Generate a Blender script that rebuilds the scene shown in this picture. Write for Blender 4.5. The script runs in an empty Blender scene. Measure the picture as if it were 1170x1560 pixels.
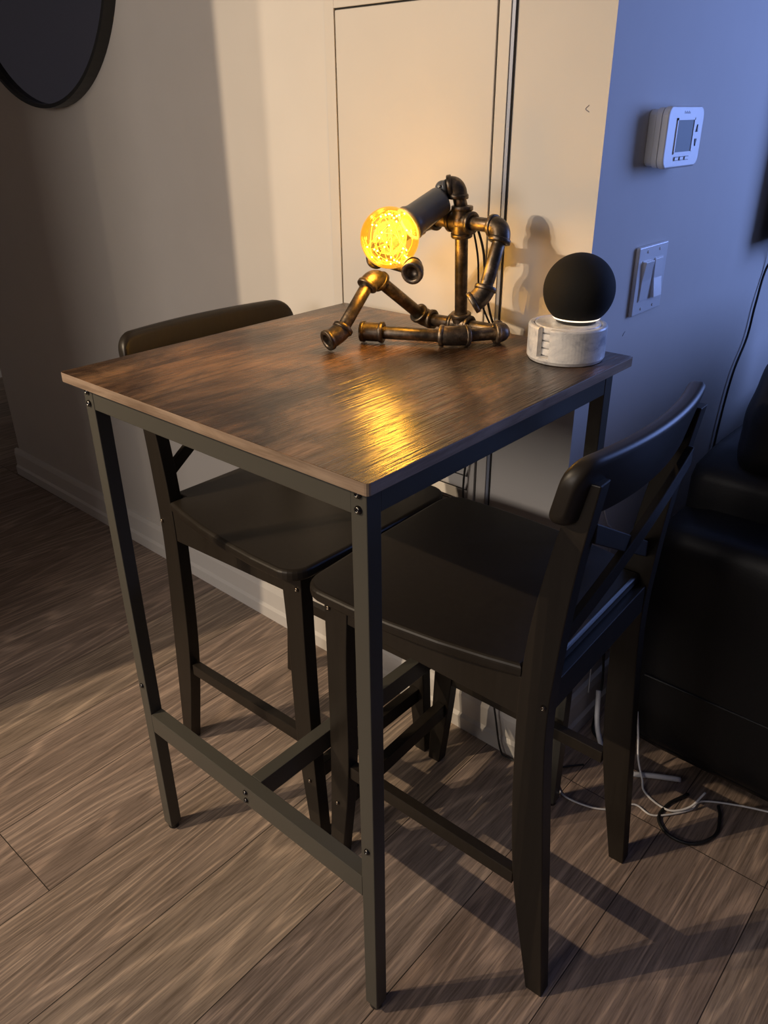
import bpy, bmesh, math, random
from mathutils import Vector, Matrix
sc = bpy.context.scene
C = sc.collection
random.seed(4)
PI = math.pi
V = Vector

# ------------------------------------------------------------------ materials
def newmat(name):
    m = bpy.data.materials.new(name); m.use_nodes = True
    nt = m.node_tree; b = nt.nodes['Principled BSDF']
    return m, nt, b
def nd(nt, kind, **kw):
    n = nt.nodes.new(kind)
    for k, v in kw.items():
        if k in n.inputs: n.inputs[k].default_value = v
        else: setattr(n, k, v)
    return n
def math_node(nt, op, a, b=None):
    n = nt.nodes.new('ShaderNodeMath'); n.operation = op
    for i, s in enumerate((a, b)):
        if s is None: continue
        if isinstance(s, (int, float)): n.inputs[i].default_value = s
        else: nt.links.new(s, n.inputs[i])
    return n.outputs[0]
def ramp(nt, fac, stops):
    r = nt.nodes.new('ShaderNodeValToRGB')
    el = r.color_ramp.elements
    while len(el) < len(stops): el.new(0.5)
    for e, (p, c) in zip(el, stops):
        e.position = p; e.color = (c[0], c[1], c[2], 1)
    nt.links.new(fac, r.inputs[0]); return r.outputs[0]
def coords(nt, scale=(1, 1, 1), which='Object', loc=(0, 0, 0)):
    t = nt.nodes.new('ShaderNodeTexCoord'); mp = nt.nodes.new('ShaderNodeMapping')
    mp.inputs['Scale'].default_value = scale; mp.inputs['Location'].default_value = loc
    nt.links.new(t.outputs[which], mp.inputs[0]); return mp.outputs[0]
def noise(nt, vec, scale, detail=4, rough=.5, dist=0):
    n = nt.nodes.new('ShaderNodeTexNoise')
    n.inputs['Scale'].default_value = scale; n.inputs['Detail'].default_value = detail
    n.inputs['Roughness'].default_value = rough; n.inputs['Distortion'].default_value = dist
    nt.links.new(vec, n.inputs['Vector']); return n.outputs['Fac']
def bump(nt, b, h, strength=.3, dist=.001):
    n = nt.nodes.new('ShaderNodeBump'); n.inputs['Strength'].default_value = strength
    n.inputs['Distance'].default_value = dist
    nt.links.new(h, n.inputs['Height']); nt.links.new(n.outputs[0], b.inputs['Normal'])
def mix(nt, fac, a, b, mode='MIX'):
    n = nt.nodes.new('ShaderNodeMix'); n.data_type = 'RGBA'; n.blend_type = mode
    for i, s in ((0, fac), (6, a), (7, b)):
        if isinstance(s, (int, float)): n.inputs[i].default_value = s
        elif isinstance(s, tuple): n.inputs[i].default_value = (*s, 1) if len(s) == 3 else s
        else: nt.links.new(s, n.inputs[i])
    return n.outputs[2]
def simple(name, col, rough=.5, metal=0, spec=.5, bscale=None, bstr=.1, bdist=.0005, var=0, coat=0):
    m, nt, b = newmat(name)
    b.inputs['Base Color'].default_value = (*col, 1); b.inputs['Roughness'].default_value = rough
    b.inputs['Metallic'].default_value = metal; b.inputs['Specular IOR Level'].default_value = spec
    if coat: b.inputs['Coat Weight'].default_value = coat; b.inputs['Coat Roughness'].default_value = .2
    v = coords(nt)
    if bscale:
        h = noise(nt, v, bscale, 3); bump(nt, b, h, bstr, bdist)
    if var:
        f = noise(nt, v, 9, 4)
        c = ramp(nt, f, [(.3, tuple(x * (1 - var) for x in col)), (.7, tuple(min(1, x * (1 + var)) for x in col))])
        nt.links.new(c, b.inputs['Base Color'])
    return m

WALLC = (.62, .588, .548)
M = {}
M['wall'] = simple('wall_paint', WALLC, .62, spec=.25, bscale=260, bstr=.12, bdist=.0004, var=.015)
M['ceiling'] = simple('ceiling_paint', (.45, .44, .42), .8)
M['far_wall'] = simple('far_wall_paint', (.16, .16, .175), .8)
M['trim'] = simple('trim_paint', (.68, .655, .62), .4, spec=.4, bscale=90, bstr=.05)
M['panel'] = simple('panel_paint', (.61, .575, .53), .42, spec=.4, bscale=120, bstr=.05, var=.012)
M['dark_gap'] = simple('dark_gap', (.02, .018, .016), .8)
M['metal_black'] = simple('black_powder_coat', (.072, .068, .056), .34, metal=.0, spec=.4, bscale=900, bstr=.12, bdist=.0002)
M['plastic_black'] = simple('black_plastic', (.012, .012, .012), .35)
M['bolt'] = simple('bolt_metal', (.10, .095, .09), .25, metal=1)
M['screw'] = simple('screw_metal', (.17, .14, .11), .35, metal=1)
M['mirror'] = simple('mirror_glass', (.46, .48, .62), .02, metal=1)  # bluish tint stands in for window light in the reflected room
M['white_plastic'] = simple('white_plastic', (.72, .72, .73), .35, spec=.5)
M['switch_plastic'] = simple('switch_plastic', (.78, .78, .78), .28, spec=.5)
M['lcd'] = simple('lcd_glass', (.20, .25, .27), .5, spec=.2)
M['print'] = simple('dark_print', (.03, .03, .035), .5)
M['fabric'] = simple('black_mesh_fabric', (.008, .0075, .007), .85, spec=.25, bscale=1600, bstr=.5, bdist=.0006)
M['leather'] = simple('black_leather', (.009, .009, .010), .46, spec=.28, bscale=240, bstr=.3, bdist=.0008)
M['cable_white'] = simple('white_cable', (.7, .7, .72), .4)
M['cable_black'] = simple('black_cable', (.012, .012, .012), .45)
M['socket'] = simple('socket_grey', (.13, .135, .145), .38, metal=.3, spec=.5, bscale=500, bstr=.08)
M['copper'] = simple('copper_wire', (.75, .42, .12), .3, metal=1)
M['brass'] = simple('bulb_base_brass', (.6, .42, .18), .35, metal=1)
M['dark_back'] = simple('screen_black', (.006, .006, .007), .25)

def stool_mat():
    m, nt, b = newmat('brown_black_lacquer')
    v = coords(nt, (40, 40, 3))
    f = noise(nt, v, 3, 4, .6)
    c = ramp(nt, f, [(.25, (.0155, .0122, .009)), (.75, (.0215, .017, .0127))])
    nt.links.new(c, b.inputs['Base Color'])
    b.inputs['Roughness'].default_value = .40; b.inputs['Specular IOR Level'].default_value = .30
    bump(nt, b, f, .08, .0006)
    return m
M['stool'] = stool_mat()

def floor_mat():
    m, nt, b = newmat('oak_laminate')
    t = nt.nodes.new('ShaderNodeTexCoord'); s = nt.nodes.new('ShaderNodeSeparateXYZ')
    nt.links.new(t.outputs['Object'], s.inputs[0])
    x, y = s.outputs[0], s.outputs[1]
    u = math_node(nt, 'DIVIDE', math_node(nt, 'ADD', x, .0165), .1957)
    col = math_node(nt, 'FLOOR', u)
    uf = math_node(nt, 'SUBTRACT', u, col)
    v = math_node(nt, 'ADD', math_node(nt, 'DIVIDE', math_node(nt, 'ADD', y, .205), 1.27),
                  math_node(nt, 'MINIMUM', math_node(nt, 'MULTIPLY', math_node(nt, 'ABSOLUTE', math_node(nt, 'ADD', col, 1.0)), .16), .33))
    row = math_node(nt, 'FLOOR', v)
    vf = math_node(nt, 'SUBTRACT', v, row)
    # seams
    du = math_node(nt, 'MULTIPLY', math_node(nt, 'MINIMUM', uf, math_node(nt, 'SUBTRACT', 1.0, uf)), .1957)
    dv = math_node(nt, 'MULTIPLY', math_node(nt, 'MINIMUM', vf, math_node(nt, 'SUBTRACT', 1.0, vf)), 1.27)
    d = math_node(nt, 'MINIMUM', du, dv)
    seam = math_node(nt, 'LESS_THAN', d, .0009)
    cmb = nt.nodes.new('ShaderNodeCombineXYZ'); nt.links.new(col, cmb.inputs[0]); nt.links.new(row, cmb.inputs[1])
    wn = nt.nodes.new('ShaderNodeTexWhiteNoise'); wn.noise_dimensions = '2D'; nt.links.new(cmb.outputs[0], wn.inputs['Vector'])
    # per-plank shifted coordinates
    off = nt.nodes.new('ShaderNodeVectorMath'); off.operation = 'SCALE'; nt.links.new(wn.outputs['Color'], off.inputs[0]); off.inputs['Scale'].default_value = 13.0
    add = nt.nodes.new('ShaderNodeVectorMath'); add.operation = 'ADD'; nt.links.new(t.outputs['Object'], add.inputs[0]); nt.links.new(off.outputs[0], add.inputs[1])
    def mapped(sx, sy):
        mp = nt.nodes.new('ShaderNodeMapping'); mp.inputs['Scale'].default_value = (sx, sy, 1); nt.links.new(add.outputs[0], mp.inputs[0]); return mp.outputs[0]
    fine = noise(nt, mapped(190, 7), 1.6, 6, .66, .3)
    med = noise(nt, mapped(30, 2.2), 1.0, 4, .55, .6)
    big = noise(nt, mapped(5, 1.2), 1.0, 2, .5)
    # cathedral growth rings: sine of a warped low-frequency field
    f0 = noise(nt, mapped(8.5, .75), 1.0, 1.0, .35, .25)
    wob = noise(nt, mapped(50, 4), 1.0, 3, .6)
    ring = math_node(nt, 'SINE', math_node(nt, 'ADD', math_node(nt, 'MULTIPLY', f0, 120.0), math_node(nt, 'MULTIPLY', wob, 2.2)))
    ring = math_node(nt, 'ADD', math_node(nt, 'MULTIPLY', ring, .5), .5)
    sharp = math_node(nt, 'POWER', ring, 2.5)
    base = ramp(nt, med, [(.2, (.190, .151, .124)), (.5, (.262, .210, .175)), (.8, (.338, .277, .232))])
    tint = ramp(nt, wn.outputs['Value'], [(0, (.80, .80, .84)), (.35, (1.02, .98, .97)), (.7, (.93, .88, .88)), (1, (1.12, 1.1, 1.04))])
    c = mix(nt, 1.0, base, tint, 'MULTIPLY')
    fr = ramp(nt, fine, [(.36, (.50, .47, .44)), (.5, (1, 1, 1)), (.66, (1.45, 1.42, 1.36))])
    c = mix(nt, .75, c, fr, 'MULTIPLY')
    rr = ramp(nt, sharp, [(0, (.80, .79, .78)), (.5, (1.0, 1.0, 1.0)), (1, (1.75, 1.70, 1.62))])
    c = mix(nt, .55, c, rr, 'MULTIPLY')
    br = ramp(nt, big, [(.3, (.86, .85, .85)), (.7, (1.12, 1.12, 1.12))])
    c = mix(nt, .8, c, br, 'MULTIPLY')
    c = mix(nt, seam, c, (.035, .026, .02))
    nt.links.new(c, b.inputs['Base Color'])
    b.inputs['Roughness'].default_value = .46; b.inputs['Specular IOR Level'].default_value = .38
    h = math_node(nt, 'SUBTRACT', fine, math_node(nt, 'MULTIPLY', seam, 1.5))
    bump(nt, b, h, .22, .0012)
    return m
M['floor'] = floor_mat()

def top_mat(edge=False):
    m, nt, b = newmat('rustic_brown_edge' if edge else 'rustic_brown_wood')
    if edge:
        v1 = coords(nt, (3, 3, 9)); st = coords(nt, (6, 6, 120))
    else:
        v1 = coords(nt, (3.2, 1.7, 3)); st = coords(nt, (75, 4.5, 10))
    cl = noise(nt, v1, 2.1, 6, .62, .5)
    cl2 = noise(nt, coords(nt, (7, 3.0, 6), loc=(3, 1, 0)), 1.6, 5, .65, 1.0)
    fn = noise(nt, st, 1.0, 6, .68, .5)
    if edge:
        c = ramp(nt, cl, [(.3, (.20, .135, .092)), (.5, (.29, .21, .15)), (.7, (.36, .27, .20))])  # tan lighter than the top: front light put into the edge colour
        lines = ramp(nt, fn, [(.35, (.6, .57, .55)), (.55, (1, 1, 1)), (.75, (1.2, 1.18, 1.15))])
        c = mix(nt, .7, c, lines, 'MULTIPLY')
        b.inputs['Roughness'].default_value = .5
    else:
        c = ramp(nt, cl, [(.32, (.014, .009, .006)), (.44, (.050, .028, .016)), (.52, (.112, .065, .035)), (.64, (.235, .135, .069))])
        dk = ramp(nt, cl2, [(.34, (.30, .27, .25)), (.5, (.95, .93, .9)), (.72, (1.35, 1.22, 1.1))])
        c = mix(nt, .85, c, dk, 'MULTIPLY')
        lines = ramp(nt, fn, [(.34, (.45, .42, .4)), (.5, (1, 1, 1)), (.72, (1.5, 1.42, 1.35))])
        c = mix(nt, .8, c, lines, 'MULTIPLY')
        b.inputs['Roughness'].default_value = .25
        # wavy grain grooves
        gv = noise(nt, coords(nt, (210, 6.5, 40)), 1.0, 2, .5, .7)
        gv2 = noise(nt, coords(nt, (330, 12, 40), loc=(5, 2, 0)), 1.0, 2, .5, .4)
        h = math_node(nt, 'ADD', math_node(nt, 'MULTIPLY', gv, 1.1), math_node(nt, 'MULTIPLY', gv2, .6))
        bump(nt, b, h, .55, .0018)
    nt.links.new(c, b.inputs['Base Color'])
    b.inputs['Specular IOR Level'].default_value = .12 if edge else .5
    return m
M['top'] = top_mat(); M['edge'] = top_mat(True)

def iron_mat(name, worn=.5):
    m, nt, b = newmat(name)
    f = noise(nt, coords(nt), 55, 6, .7); g = noise(nt, coords(nt), 14, 3)
    k = math_node(nt, 'MULTIPLY', f, math_node(nt, 'ADD', g, .5))
    c = ramp(nt, k, [(.38, (.065, .055, .045)), (.55, (.135, .105, .078)), (.75, (.34, .27, .19))])
    nt.links.new(c, b.inputs['Base Color'])
    b.inputs['Metallic'].default_value = .85
    r = math_node(nt, 'ADD', math_node(nt, 'MULTIPLY', f, .40), .20)
    nt.links.new(r, b.inputs['Roughness'])
    bump(nt, b, f, .25, .0007)
    return m
M['iron'] = iron_mat('malleable_iron'); M['pipe'] = iron_mat('black_steel_pipe')

def marble_mat():
    m, nt, b = newmat('white_marble')
    v = coords(nt, (1, 1, 1.6))
    f = noise(nt, v, 26, 7, .62, 1.6); g = noise(nt, v, 55, 5, .7, .8)
    c = ramp(nt, f, [(.30, (.42, .42, .45)), (.46, (.68, .67, .66)), (.62, (.80, .78, .75))])
    c2 = ramp(nt, g, [(.35, (.82, .82, .84)), (.6, (1, 1, 1))])
    nt.links.new(mix(nt, .6, c, c2, 'MULTIPLY'), b.inputs['Base Color'])
    b.inputs['Roughness'].default_value = .3
    b.inputs['Subsurface Weight'].default_value = .08; b.inputs['Subsurface Radius'].default_value = (.01, .01, .01)
    return m
M['marble'] = marble_mat()

def emis(name, col, strength):
    m, nt, b = newmat(name)
    b.inputs['Base Color'].default_value = (*col, 1)
    b.inputs['Emission Color'].default_value = (*col, 1); b.inputs['Emission Strength'].default_value = strength
    return m
M['led'] = emis('warm_led_bead', (1.0, .70, .24), 16.0)
M['wire_lit'] = emis('lit_copper_wire', (1.0, .52, .07), 1.4)
M['ring'] = emis('light_ring', (1.0, .86, .66), 1.1)

def bulb_glass():
    # amber coated glass bulb: mostly see-through, softly glowing coating
    m = bpy.data.materials.new('amber_bulb_glass'); m.use_nodes = True; nt = m.node_tree; nt.nodes.clear()
    out = nt.nodes.new('ShaderNodeOutputMaterial')
    tr = nt.nodes.new('ShaderNodeBsdfTransparent'); tr.inputs[0].default_value = (1.0, .80, .34, 1)
    gl = nt.nodes.new('ShaderNodeBsdfGlossy'); gl.inputs['Roughness'].default_value = .04; gl.inputs[0].default_value = (1, .92, .75, 1)
    em = nt.nodes.new('ShaderNodeEmission'); em.inputs[0].default_value = (1.0, .52, .06, 1); em.inputs[1].default_value = .18
    lw = nt.nodes.new('ShaderNodeLayerWeight'); lw.inputs[0].default_value = .25
    mx = nt.nodes.new('ShaderNodeMixShader'); nt.links.new(lw.outputs['Fresnel'], mx.inputs[0]); nt.links.new(tr.outputs[0], mx.inputs[1]); nt.links.new(gl.outputs[0], mx.inputs[2])
    ad = nt.nodes.new('ShaderNodeAddShader'); nt.links.new(mx.outputs[0], ad.inputs[0]); nt.links.new(em.outputs[0], ad.inputs[1])
    nt.links.new(ad.outputs[0], out.inputs[0])
    return m
M['bulb'] = bulb_glass()

def window_glass():
    m = bpy.data.materials.new('window_glass'); m.use_nodes = True; nt = m.node_tree; nt.nodes.clear()
    out = nt.nodes.new('ShaderNodeOutputMaterial')
    tr = nt.nodes.new('ShaderNodeBsdfTransparent'); gl = nt.nodes.new('ShaderNodeBsdfGlossy'); gl.inputs['Roughness'].default_value = .02
    mx = nt.nodes.new('ShaderNodeMixShader'); mx.inputs[0].default_value = .06
    nt.links.new(tr.outputs[0], mx.inputs[1]); nt.links.new(gl.outputs[0], mx.inputs[2]); nt.links.new(mx.outputs[0], out.inputs[0])
    return m
M['window_glass'] = window_glass()

# ------------------------------------------------------------------ mesh helpers
def obj(name, bm, mat, parent=None, smooth=False, label=None, mats=None, bevel=0, bseg=2, sub=0):
    me = bpy.data.meshes.new(name)
    bmesh.ops.recalc_face_normals(bm, faces=bm.faces)
    bm.to_mesh(me); bm.free()
    for mm in (mats or [mat]): me.materials.append(mm)
    if smooth:
        for p in me.polygons: p.use_smooth = True
    o = bpy.data.objects.new(name, me); C.objects.link(o)
    if parent: o.parent = parent
    if label: o['label'] = label
    if bevel:
        md = o.modifiers.new('bevel', 'BEVEL'); md.width = bevel; md.segments = bseg; md.limit_method = 'ANGLE'; md.angle_limit = .6
    if sub:
        md = o.modifiers.new('sub', 'SUBSURF'); md.levels = sub; md.render_levels = sub
    return o
def thing(name, label, cat, loc=(0, 0, 0), rz=0, group=None):
    o = bpy.data.objects.new(name, None); C.objects.link(o); o.empty_display_size = .1
    o.location = loc; o.rotation_euler = (0, 0, rz); o['label'] = label; o['category'] = cat
    if group: o['group'] = group
    return o
def tag(o, label, cat, group=None):
    o['label'] = label; o['category'] = cat
    if group: o['group'] = group
    return o
def struct(name, bm, m, parent=None, **kw):
    o = obj(name, bm, m, parent, **kw)
    if parent is None: o['kind'] = 'structure'
    return o
def add_box(bm, a, b):
    x0, y0, z0 = a; x1, y1, z1 = b
    vs = [bm.verts.new(p) for p in ((x0, y0, z0), (x1, y0, z0), (x1, y1, z0), (x0, y1, z0), (x0, y0, z1), (x1, y0, z1), (x1, y1, z1), (x0, y1, z1))]
    for f in ((0, 3, 2, 1), (4, 5, 6, 7), (0, 1, 5, 4), (1, 2, 6, 5), (2, 3, 7, 6), (3, 0, 4, 7)): bm.faces.new([vs[i] for i in f])
def box(a, b):
    bm = bmesh.new(); add_box(bm, a, b); return bm
def add_prism(bm, pts, f0, f1):
    """pts: 2-D polygon; f0/f1 map (p) -> 3-D for the two caps"""
    a = [bm.verts.new(f0(p)) for p in pts]; b = [bm.verts.new(f1(p)) for p in pts]
    bm.faces.new(a[::-1]); bm.faces.new(b)
    n = len(pts)
    for i in range(n): bm.faces.new((a[i], a[(i + 1) % n], b[(i + 1) % n], b[i]))
def frame_of(d, ref=V((0, 0, 1))):
    d = d.normalized()
    if abs(d.dot(ref)) > .95: ref = V((1, 0, 0))
    u = d.cross(ref).normalized(); return u, d.cross(u).normalized()
def add_sweep(bm, pts, radii, seg=12, caps=True, closed=False):
    pts = [V(p) for p in pts]; n = len(pts)
    if isinstance(radii, (int, float)): radii = [radii] * n
    rings = []; u = None
    for i, p in enumerate(pts):
        if closed: d = pts[(i + 1) % n] - pts[i - 1]
        else: d = pts[min(i + 1, n - 1)] - pts[max(i - 1, 0)]
        if d.length < 1e-9: d = V((0, 0, 1))
        d.normalize()
        if u is None: u, w = frame_of(d)
        else:
            u = (u - d * u.dot(d)); u = u.normalized() if u.length > 1e-6 else frame_of(d)[0]; w = d.cross(u)
        rings.append([bm.verts.new(p + (u * math.cos(2 * PI * k / seg) + w * math.sin(2 * PI * k / seg)) * radii[i]) for k in range(seg)])
    m = n if closed else n - 1
    for i in range(m):
        a, b = rings[i], rings[(i + 1) % n]
        for k in range(seg): bm.faces.new((a[k], a[(k + 1) % seg], b[(k + 1) % seg], b[k]))
    if caps and not closed:
        bm.faces.new(rings[0][::-1]); bm.faces.new(rings[-1])
def add_lathe(bm, prof, seg=32, origin=V((0, 0, 0)), axis=V((0, 0, 1)), a0=0, a1=2 * PI):
    """prof list of (r, h) revolved about axis"""
    axis = V(axis).normalized(); u, w = frame_of(axis); origin = V(origin)
    full = abs(a1 - a0 - 2 * PI) < 1e-6
    rings = []
    for r, h in prof:
        if r < 1e-7: rings.append([bm.verts.new(origin + axis * h)]); continue
        k = seg if full else seg + 1
        rings.append([bm.verts.new(origin + axis * h + (u * math.cos(a0 + (a1 - a0) * i / seg) + w * math.sin(a0 + (a1 - a0) * i / seg)) * r) for i in range(k)])
    for a, b in zip(rings, rings[1:]):
        n = max(len(a), len(b)); rng = range(n if full else n - 1)
        for i in rng:
            j = (i + 1) % n
            if len(a) == 1 and len(b) == 1: continue
            if len(a) == 1: bm.faces.new((a[0], b[j], b[i]))
            elif len(b) == 1: bm.faces.new((a[i], a[j], b[0]))
            else: bm.faces.new((a[i], a[j], b[j], b[i]))
def cyl(p0, p1, r, seg=20):
    bm = bmesh.new(); add_sweep(bm, [p0, p1], r, seg); return bm
def catmull(pts, n=8):
    pts = [V(p) for p in pts]; out = []
    P = [pts[0] * 2 - pts[1]] + pts + [pts[-1] * 2 - pts[-2]]
    for i in range(1, len(P) - 2):
        a, b, c, d = P[i - 1:i + 3]
        for k in range(n):
            t = k / n
            out.append(.5 * ((2 * b) + (c - a) * t + (2 * a - 5 * b + 4 * c - d) * t * t + (3 * b - a - 3 * c + d) * t ** 3))
    out.append(pts[-1]); return out
def rounded_slab(outline, z0, z1, r, seg=4):
    """solid from a CCW outline with rounded top/bottom edges (inset rings)"""
    bm = bmesh.new(); n = len(outline)
    P = [V((p[0], p[1])) for p in outline]
    def inset(d):
        res = []
        for i in range(n):
            a, b, c = P[i - 1], P[i], P[(i + 1) % n]
            e1 = (b - a); e2 = (c - b)
            e1 = e1.normalized() if e1.length > 1e-9 else V((1, 0)); e2 = e2.normalized() if e2.length > 1e-9 else e1
            n1 = V((-e1.y, e1.x)); n2 = V((-e2.y, e2.x)); nn = (n1 + n2)
            nn = nn.normalized() / max(.5, nn.normalized().dot(n1)) if nn.length > 1e-6 else n1
            res.append(b + nn * d)
        return res
    rings = []
    for k in range(seg + 1):
        t = PI / 2 * k / seg
        rings.append((inset(r * (1 - math.sin(t))), z0 + r * (1 - math.cos(t))))
    for k in range(seg + 1):
        t = PI / 2 * (1 - k / seg)
        rings.append((inset(r * (1 - math.sin(t))), z1 - r * (1 - math.cos(t))))
    R = [[bm.verts.new((p.x, p.y, z)) for p in pp] for pp, z in rings]
    bm.faces.new(R[0][::-1]); bm.faces.new(R[-1])
    for a, b in zip(R, R[1:]):
        for i in range(n): bm.faces.new((a[i], a[(i + 1) % n], b[(i + 1) % n], b[i]))
    return bm

# ------------------------------------------------------------------ room shell
YW = .6456            # plane of the cream wall (very slightly turned)
XB = .491             # plane of the blue-lit wall
def wy(x): return YW - .01337 * x
struct('floor', box((-3.3, -3.7, -.08), (4.1, 3.3, 0)), M['floor'])
struct('ceiling', box((-3.3, -3.7, 2.5), (4.1, 3.3, 2.58)), M['ceiling'])
bm = bmesh.new()
def sv(pts, z0, z1): add_prism(bm, pts, lambda p: (p[0], p[1], z0), lambda p: (p[0], p[1], z1))
sv([(-1.85, wy(-1.85)), (XB, wy(XB)), (XB, wy(XB) + .12), (-1.85, wy(-1.85) + .12)], 0, 2.5)
struct('wall_left', bm, M['wall'])
struct('wall_right', box((XB - .12, wy(XB) + .12, 0), (XB, 3.2, 2.5)), M['wall'])
struct('wall_hall', box((-3.2, 1.75, 0), (XB - .12, 1.87, 2.5)), M['wall'])
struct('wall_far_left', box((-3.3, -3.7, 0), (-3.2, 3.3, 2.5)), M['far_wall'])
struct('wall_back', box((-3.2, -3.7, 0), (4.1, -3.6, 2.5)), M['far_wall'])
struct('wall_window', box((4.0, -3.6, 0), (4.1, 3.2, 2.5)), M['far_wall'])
# partition that ends between the ceiling spots and the hallway
struct('wall_partition', box((-1.55, -.60, 0), (-.70, -.50, 2.5)), M['wall'])
# window wall at the far end, beyond the sofa
WX0, WX1, WZ0, WZ1 = 1.25, 2.85, .8, 2.3
bm = bmesh.new()
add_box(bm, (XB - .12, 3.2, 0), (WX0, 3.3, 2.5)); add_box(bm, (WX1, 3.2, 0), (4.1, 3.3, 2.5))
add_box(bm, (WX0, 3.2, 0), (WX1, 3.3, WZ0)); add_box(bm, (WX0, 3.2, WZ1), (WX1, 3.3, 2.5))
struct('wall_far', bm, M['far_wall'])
bm = bmesh.new()
WM = (WX0 + WX1) / 2
for a, b in (((WX0, WZ0), (WX0 + .05, WZ1)), ((WX1 - .05, WZ0), (WX1, WZ1)), ((WX0 + .05, WZ0), (WX1 - .05, WZ0 + .05)), ((WX0 + .05, WZ1 - .05), (WX1 - .05, WZ1)), ((WM - .02, WZ0 + .05), (WM + .02, WZ1 - .05))):
    add_box(bm, (a[0], 3.22, a[1]), (b[0], 3.28, b[1]))
w1 = struct('window_1', bm, M['trim'])
obj('window_pane', box((WX0 + .04, 3.245, WZ0 + .04), (WX1 - .04, 3.25, WZ1 - .04)), M['window_glass'], w1)
# baseboards with a stepped profile
def baseboard(name, p0, p1, nrm):
    prof = [(0, 0), (.019, 0), (.019, .032), (.013, .040), (.013, .088), (.009, .104), (0, .106)]
    bm = bmesh.new(); n = V((nrm[0], nrm[1], 0)).normalized()
    add_prism(bm, prof, lambda p: V((p0[0], p0[1], p[1])) + n * p[0], lambda p: V((p1[0], p1[1], p[1])) + n * p[0])
    return struct(name, bm, M['trim'])
baseboard('baseboard_left', (-1.869, wy(-1.85)), (XB + .019, wy(XB)), (0, -1))
baseboard('baseboard_end', (-1.85, wy(-1.85)), (-1.85, wy(-1.85) + .12), (-1, 0))
baseboard('baseboard_right', (XB, wy(XB) - .0), (XB, 3.2), (1, 0))
baseboard('baseboard_hall', (-3.2, 1.75), (XB - .12, 1.75), (0, -1))
baseboard('baseboard_far_left', (-3.2, -3.6), (-3.2, 1.75), (1, 0))
# door on the far left wall, seen in the mirror
bm = bmesh.new()
add_box(bm, (-3.2, -2.75, 0), (-3.17, -2.67, 2.1)); add_box(bm, (-3.2, -1.87, 0), (-3.17, -1.79, 2.1)); add_box(bm, (-3.2, -2.75, 2.02), (-3.17, -1.79, 2.1))
d1 = struct('door_1', bm, M['trim'])
obj('door_leaf', box((-3.195, -2.66, .01), (-3.18, -1.88, 2.01)), M['panel'], d1)
obj('door_handle', cyl((-3.18, -1.96, 1.0), (-3.12, -1.96, 1.0), .012), M['bolt'], d1)

# ------------------------------------------------------------------ access panel (utility door with louvres)
ap = thing('access_panel', 'cream painted utility panel with narrow gap and lower louvres set in wall behind table', 'panel', (.12, wy(.12), 0))
def L(x, d, z): return (x - .12, -d + (wy(x) - wy(.12)), z)     # local: wall-relative
bm = bmesh.new()
PZ0, PZ1 = .14, 1.452
def wbox(bm, x0, x1, d0, d1, z0, z1):
    pts = [L(x0, d0, 0), L(x1, d0, 0), L(x1, d1, 0), L(x0, d1, 0)]
    add_prism(bm, pts, lambda p: (p[0], p[1], z0), lambda p: (p[0], p[1], z1))
wbox(bm, -.073, -.049, 0, .006, PZ0, PZ1); wbox(bm, .3005, .322, 0, .006, PZ0, PZ1)
wbox(bm, -.049, .3005, 0, .006, 1.4175, PZ1)
obj('frame', bm, M['panel'], ap, bevel=.001)
bm = bmesh.new(); wbox(bm, -.0455, .2975, .001, .0065, .672, 1.4145)
obj('door_leaf', bm, M['panel'], ap, bevel=.0015)
bm = bmesh.new(); wbox(bm, -.049, .3005, 0.0002, .0022, PZ0, 1.4175)
obj('backing', bm, M['dark_gap'], ap)
bm = bmesh.new()
wbox(bm, .3235, .329, 0, .005, PZ0, 2.3)
obj('edge_trim', bm, simple('blue_light_trim', (.30, .33, .42), .5, metal=.5), ap, label='strip down the right side of the panel with blue light put into its colour')  # bluish base colour stands in for blue light on the frame side
bm = bmesh.new(); wbox(bm, .3292, .3304, .0002, .003, PZ0, 2.3); obj('shadow_gap', bm, M['dark_gap'], ap)
lv = obj('louvre_frame', (lambda b: (wbox(b, -.0455, -.030, .001, .010, .20, .668), wbox(b, .283, .2975, .001, .010, .20, .668), wbox(b, -.03, .283, .001, .010, .655, .668), wbox(b, -.03, .283, .001, .010, .20, .213), b)[-1])(bmesh.new()), M['panel'], ap)
for k in range(15):
    z = .216 + k * .0292
    bm = bmesh.new()
    add_prism(bm, [(.0025, z + .020), (.004, z + .022), (.016, z + .003), (.0145, z + .001)], lambda p: L(-.03, p[0], p[1]), lambda p: L(.283, p[0], p[1]))
    obj('slat', bm, M['panel'], ap)

# ------------------------------------------------------------------ mirror
MC = V((-1.085, wy(-1.085), 1.66)); MR = .388
mi = thing('round_mirror', 'round wall mirror with thin black rim cut off by top left corner', 'mirror', MC)
bm = bmesh.new(); add_lathe(bm, [(MR - .009, .0), (MR, 0), (MR, .034), (MR - .009, .034), (MR - .009, .0)], 96, axis=(0, -1, 0))
obj('rim', bm, M['plastic_black'], mi, smooth=False)
bm = bmesh.new(); add_lathe(bm, [(0, .012), (MR - .009, .012), (MR - .009, .018), (0, .018)], 96, axis=(0, -1, 0))
obj('mirror_glass', bm, M['mirror'], mi)

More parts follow.
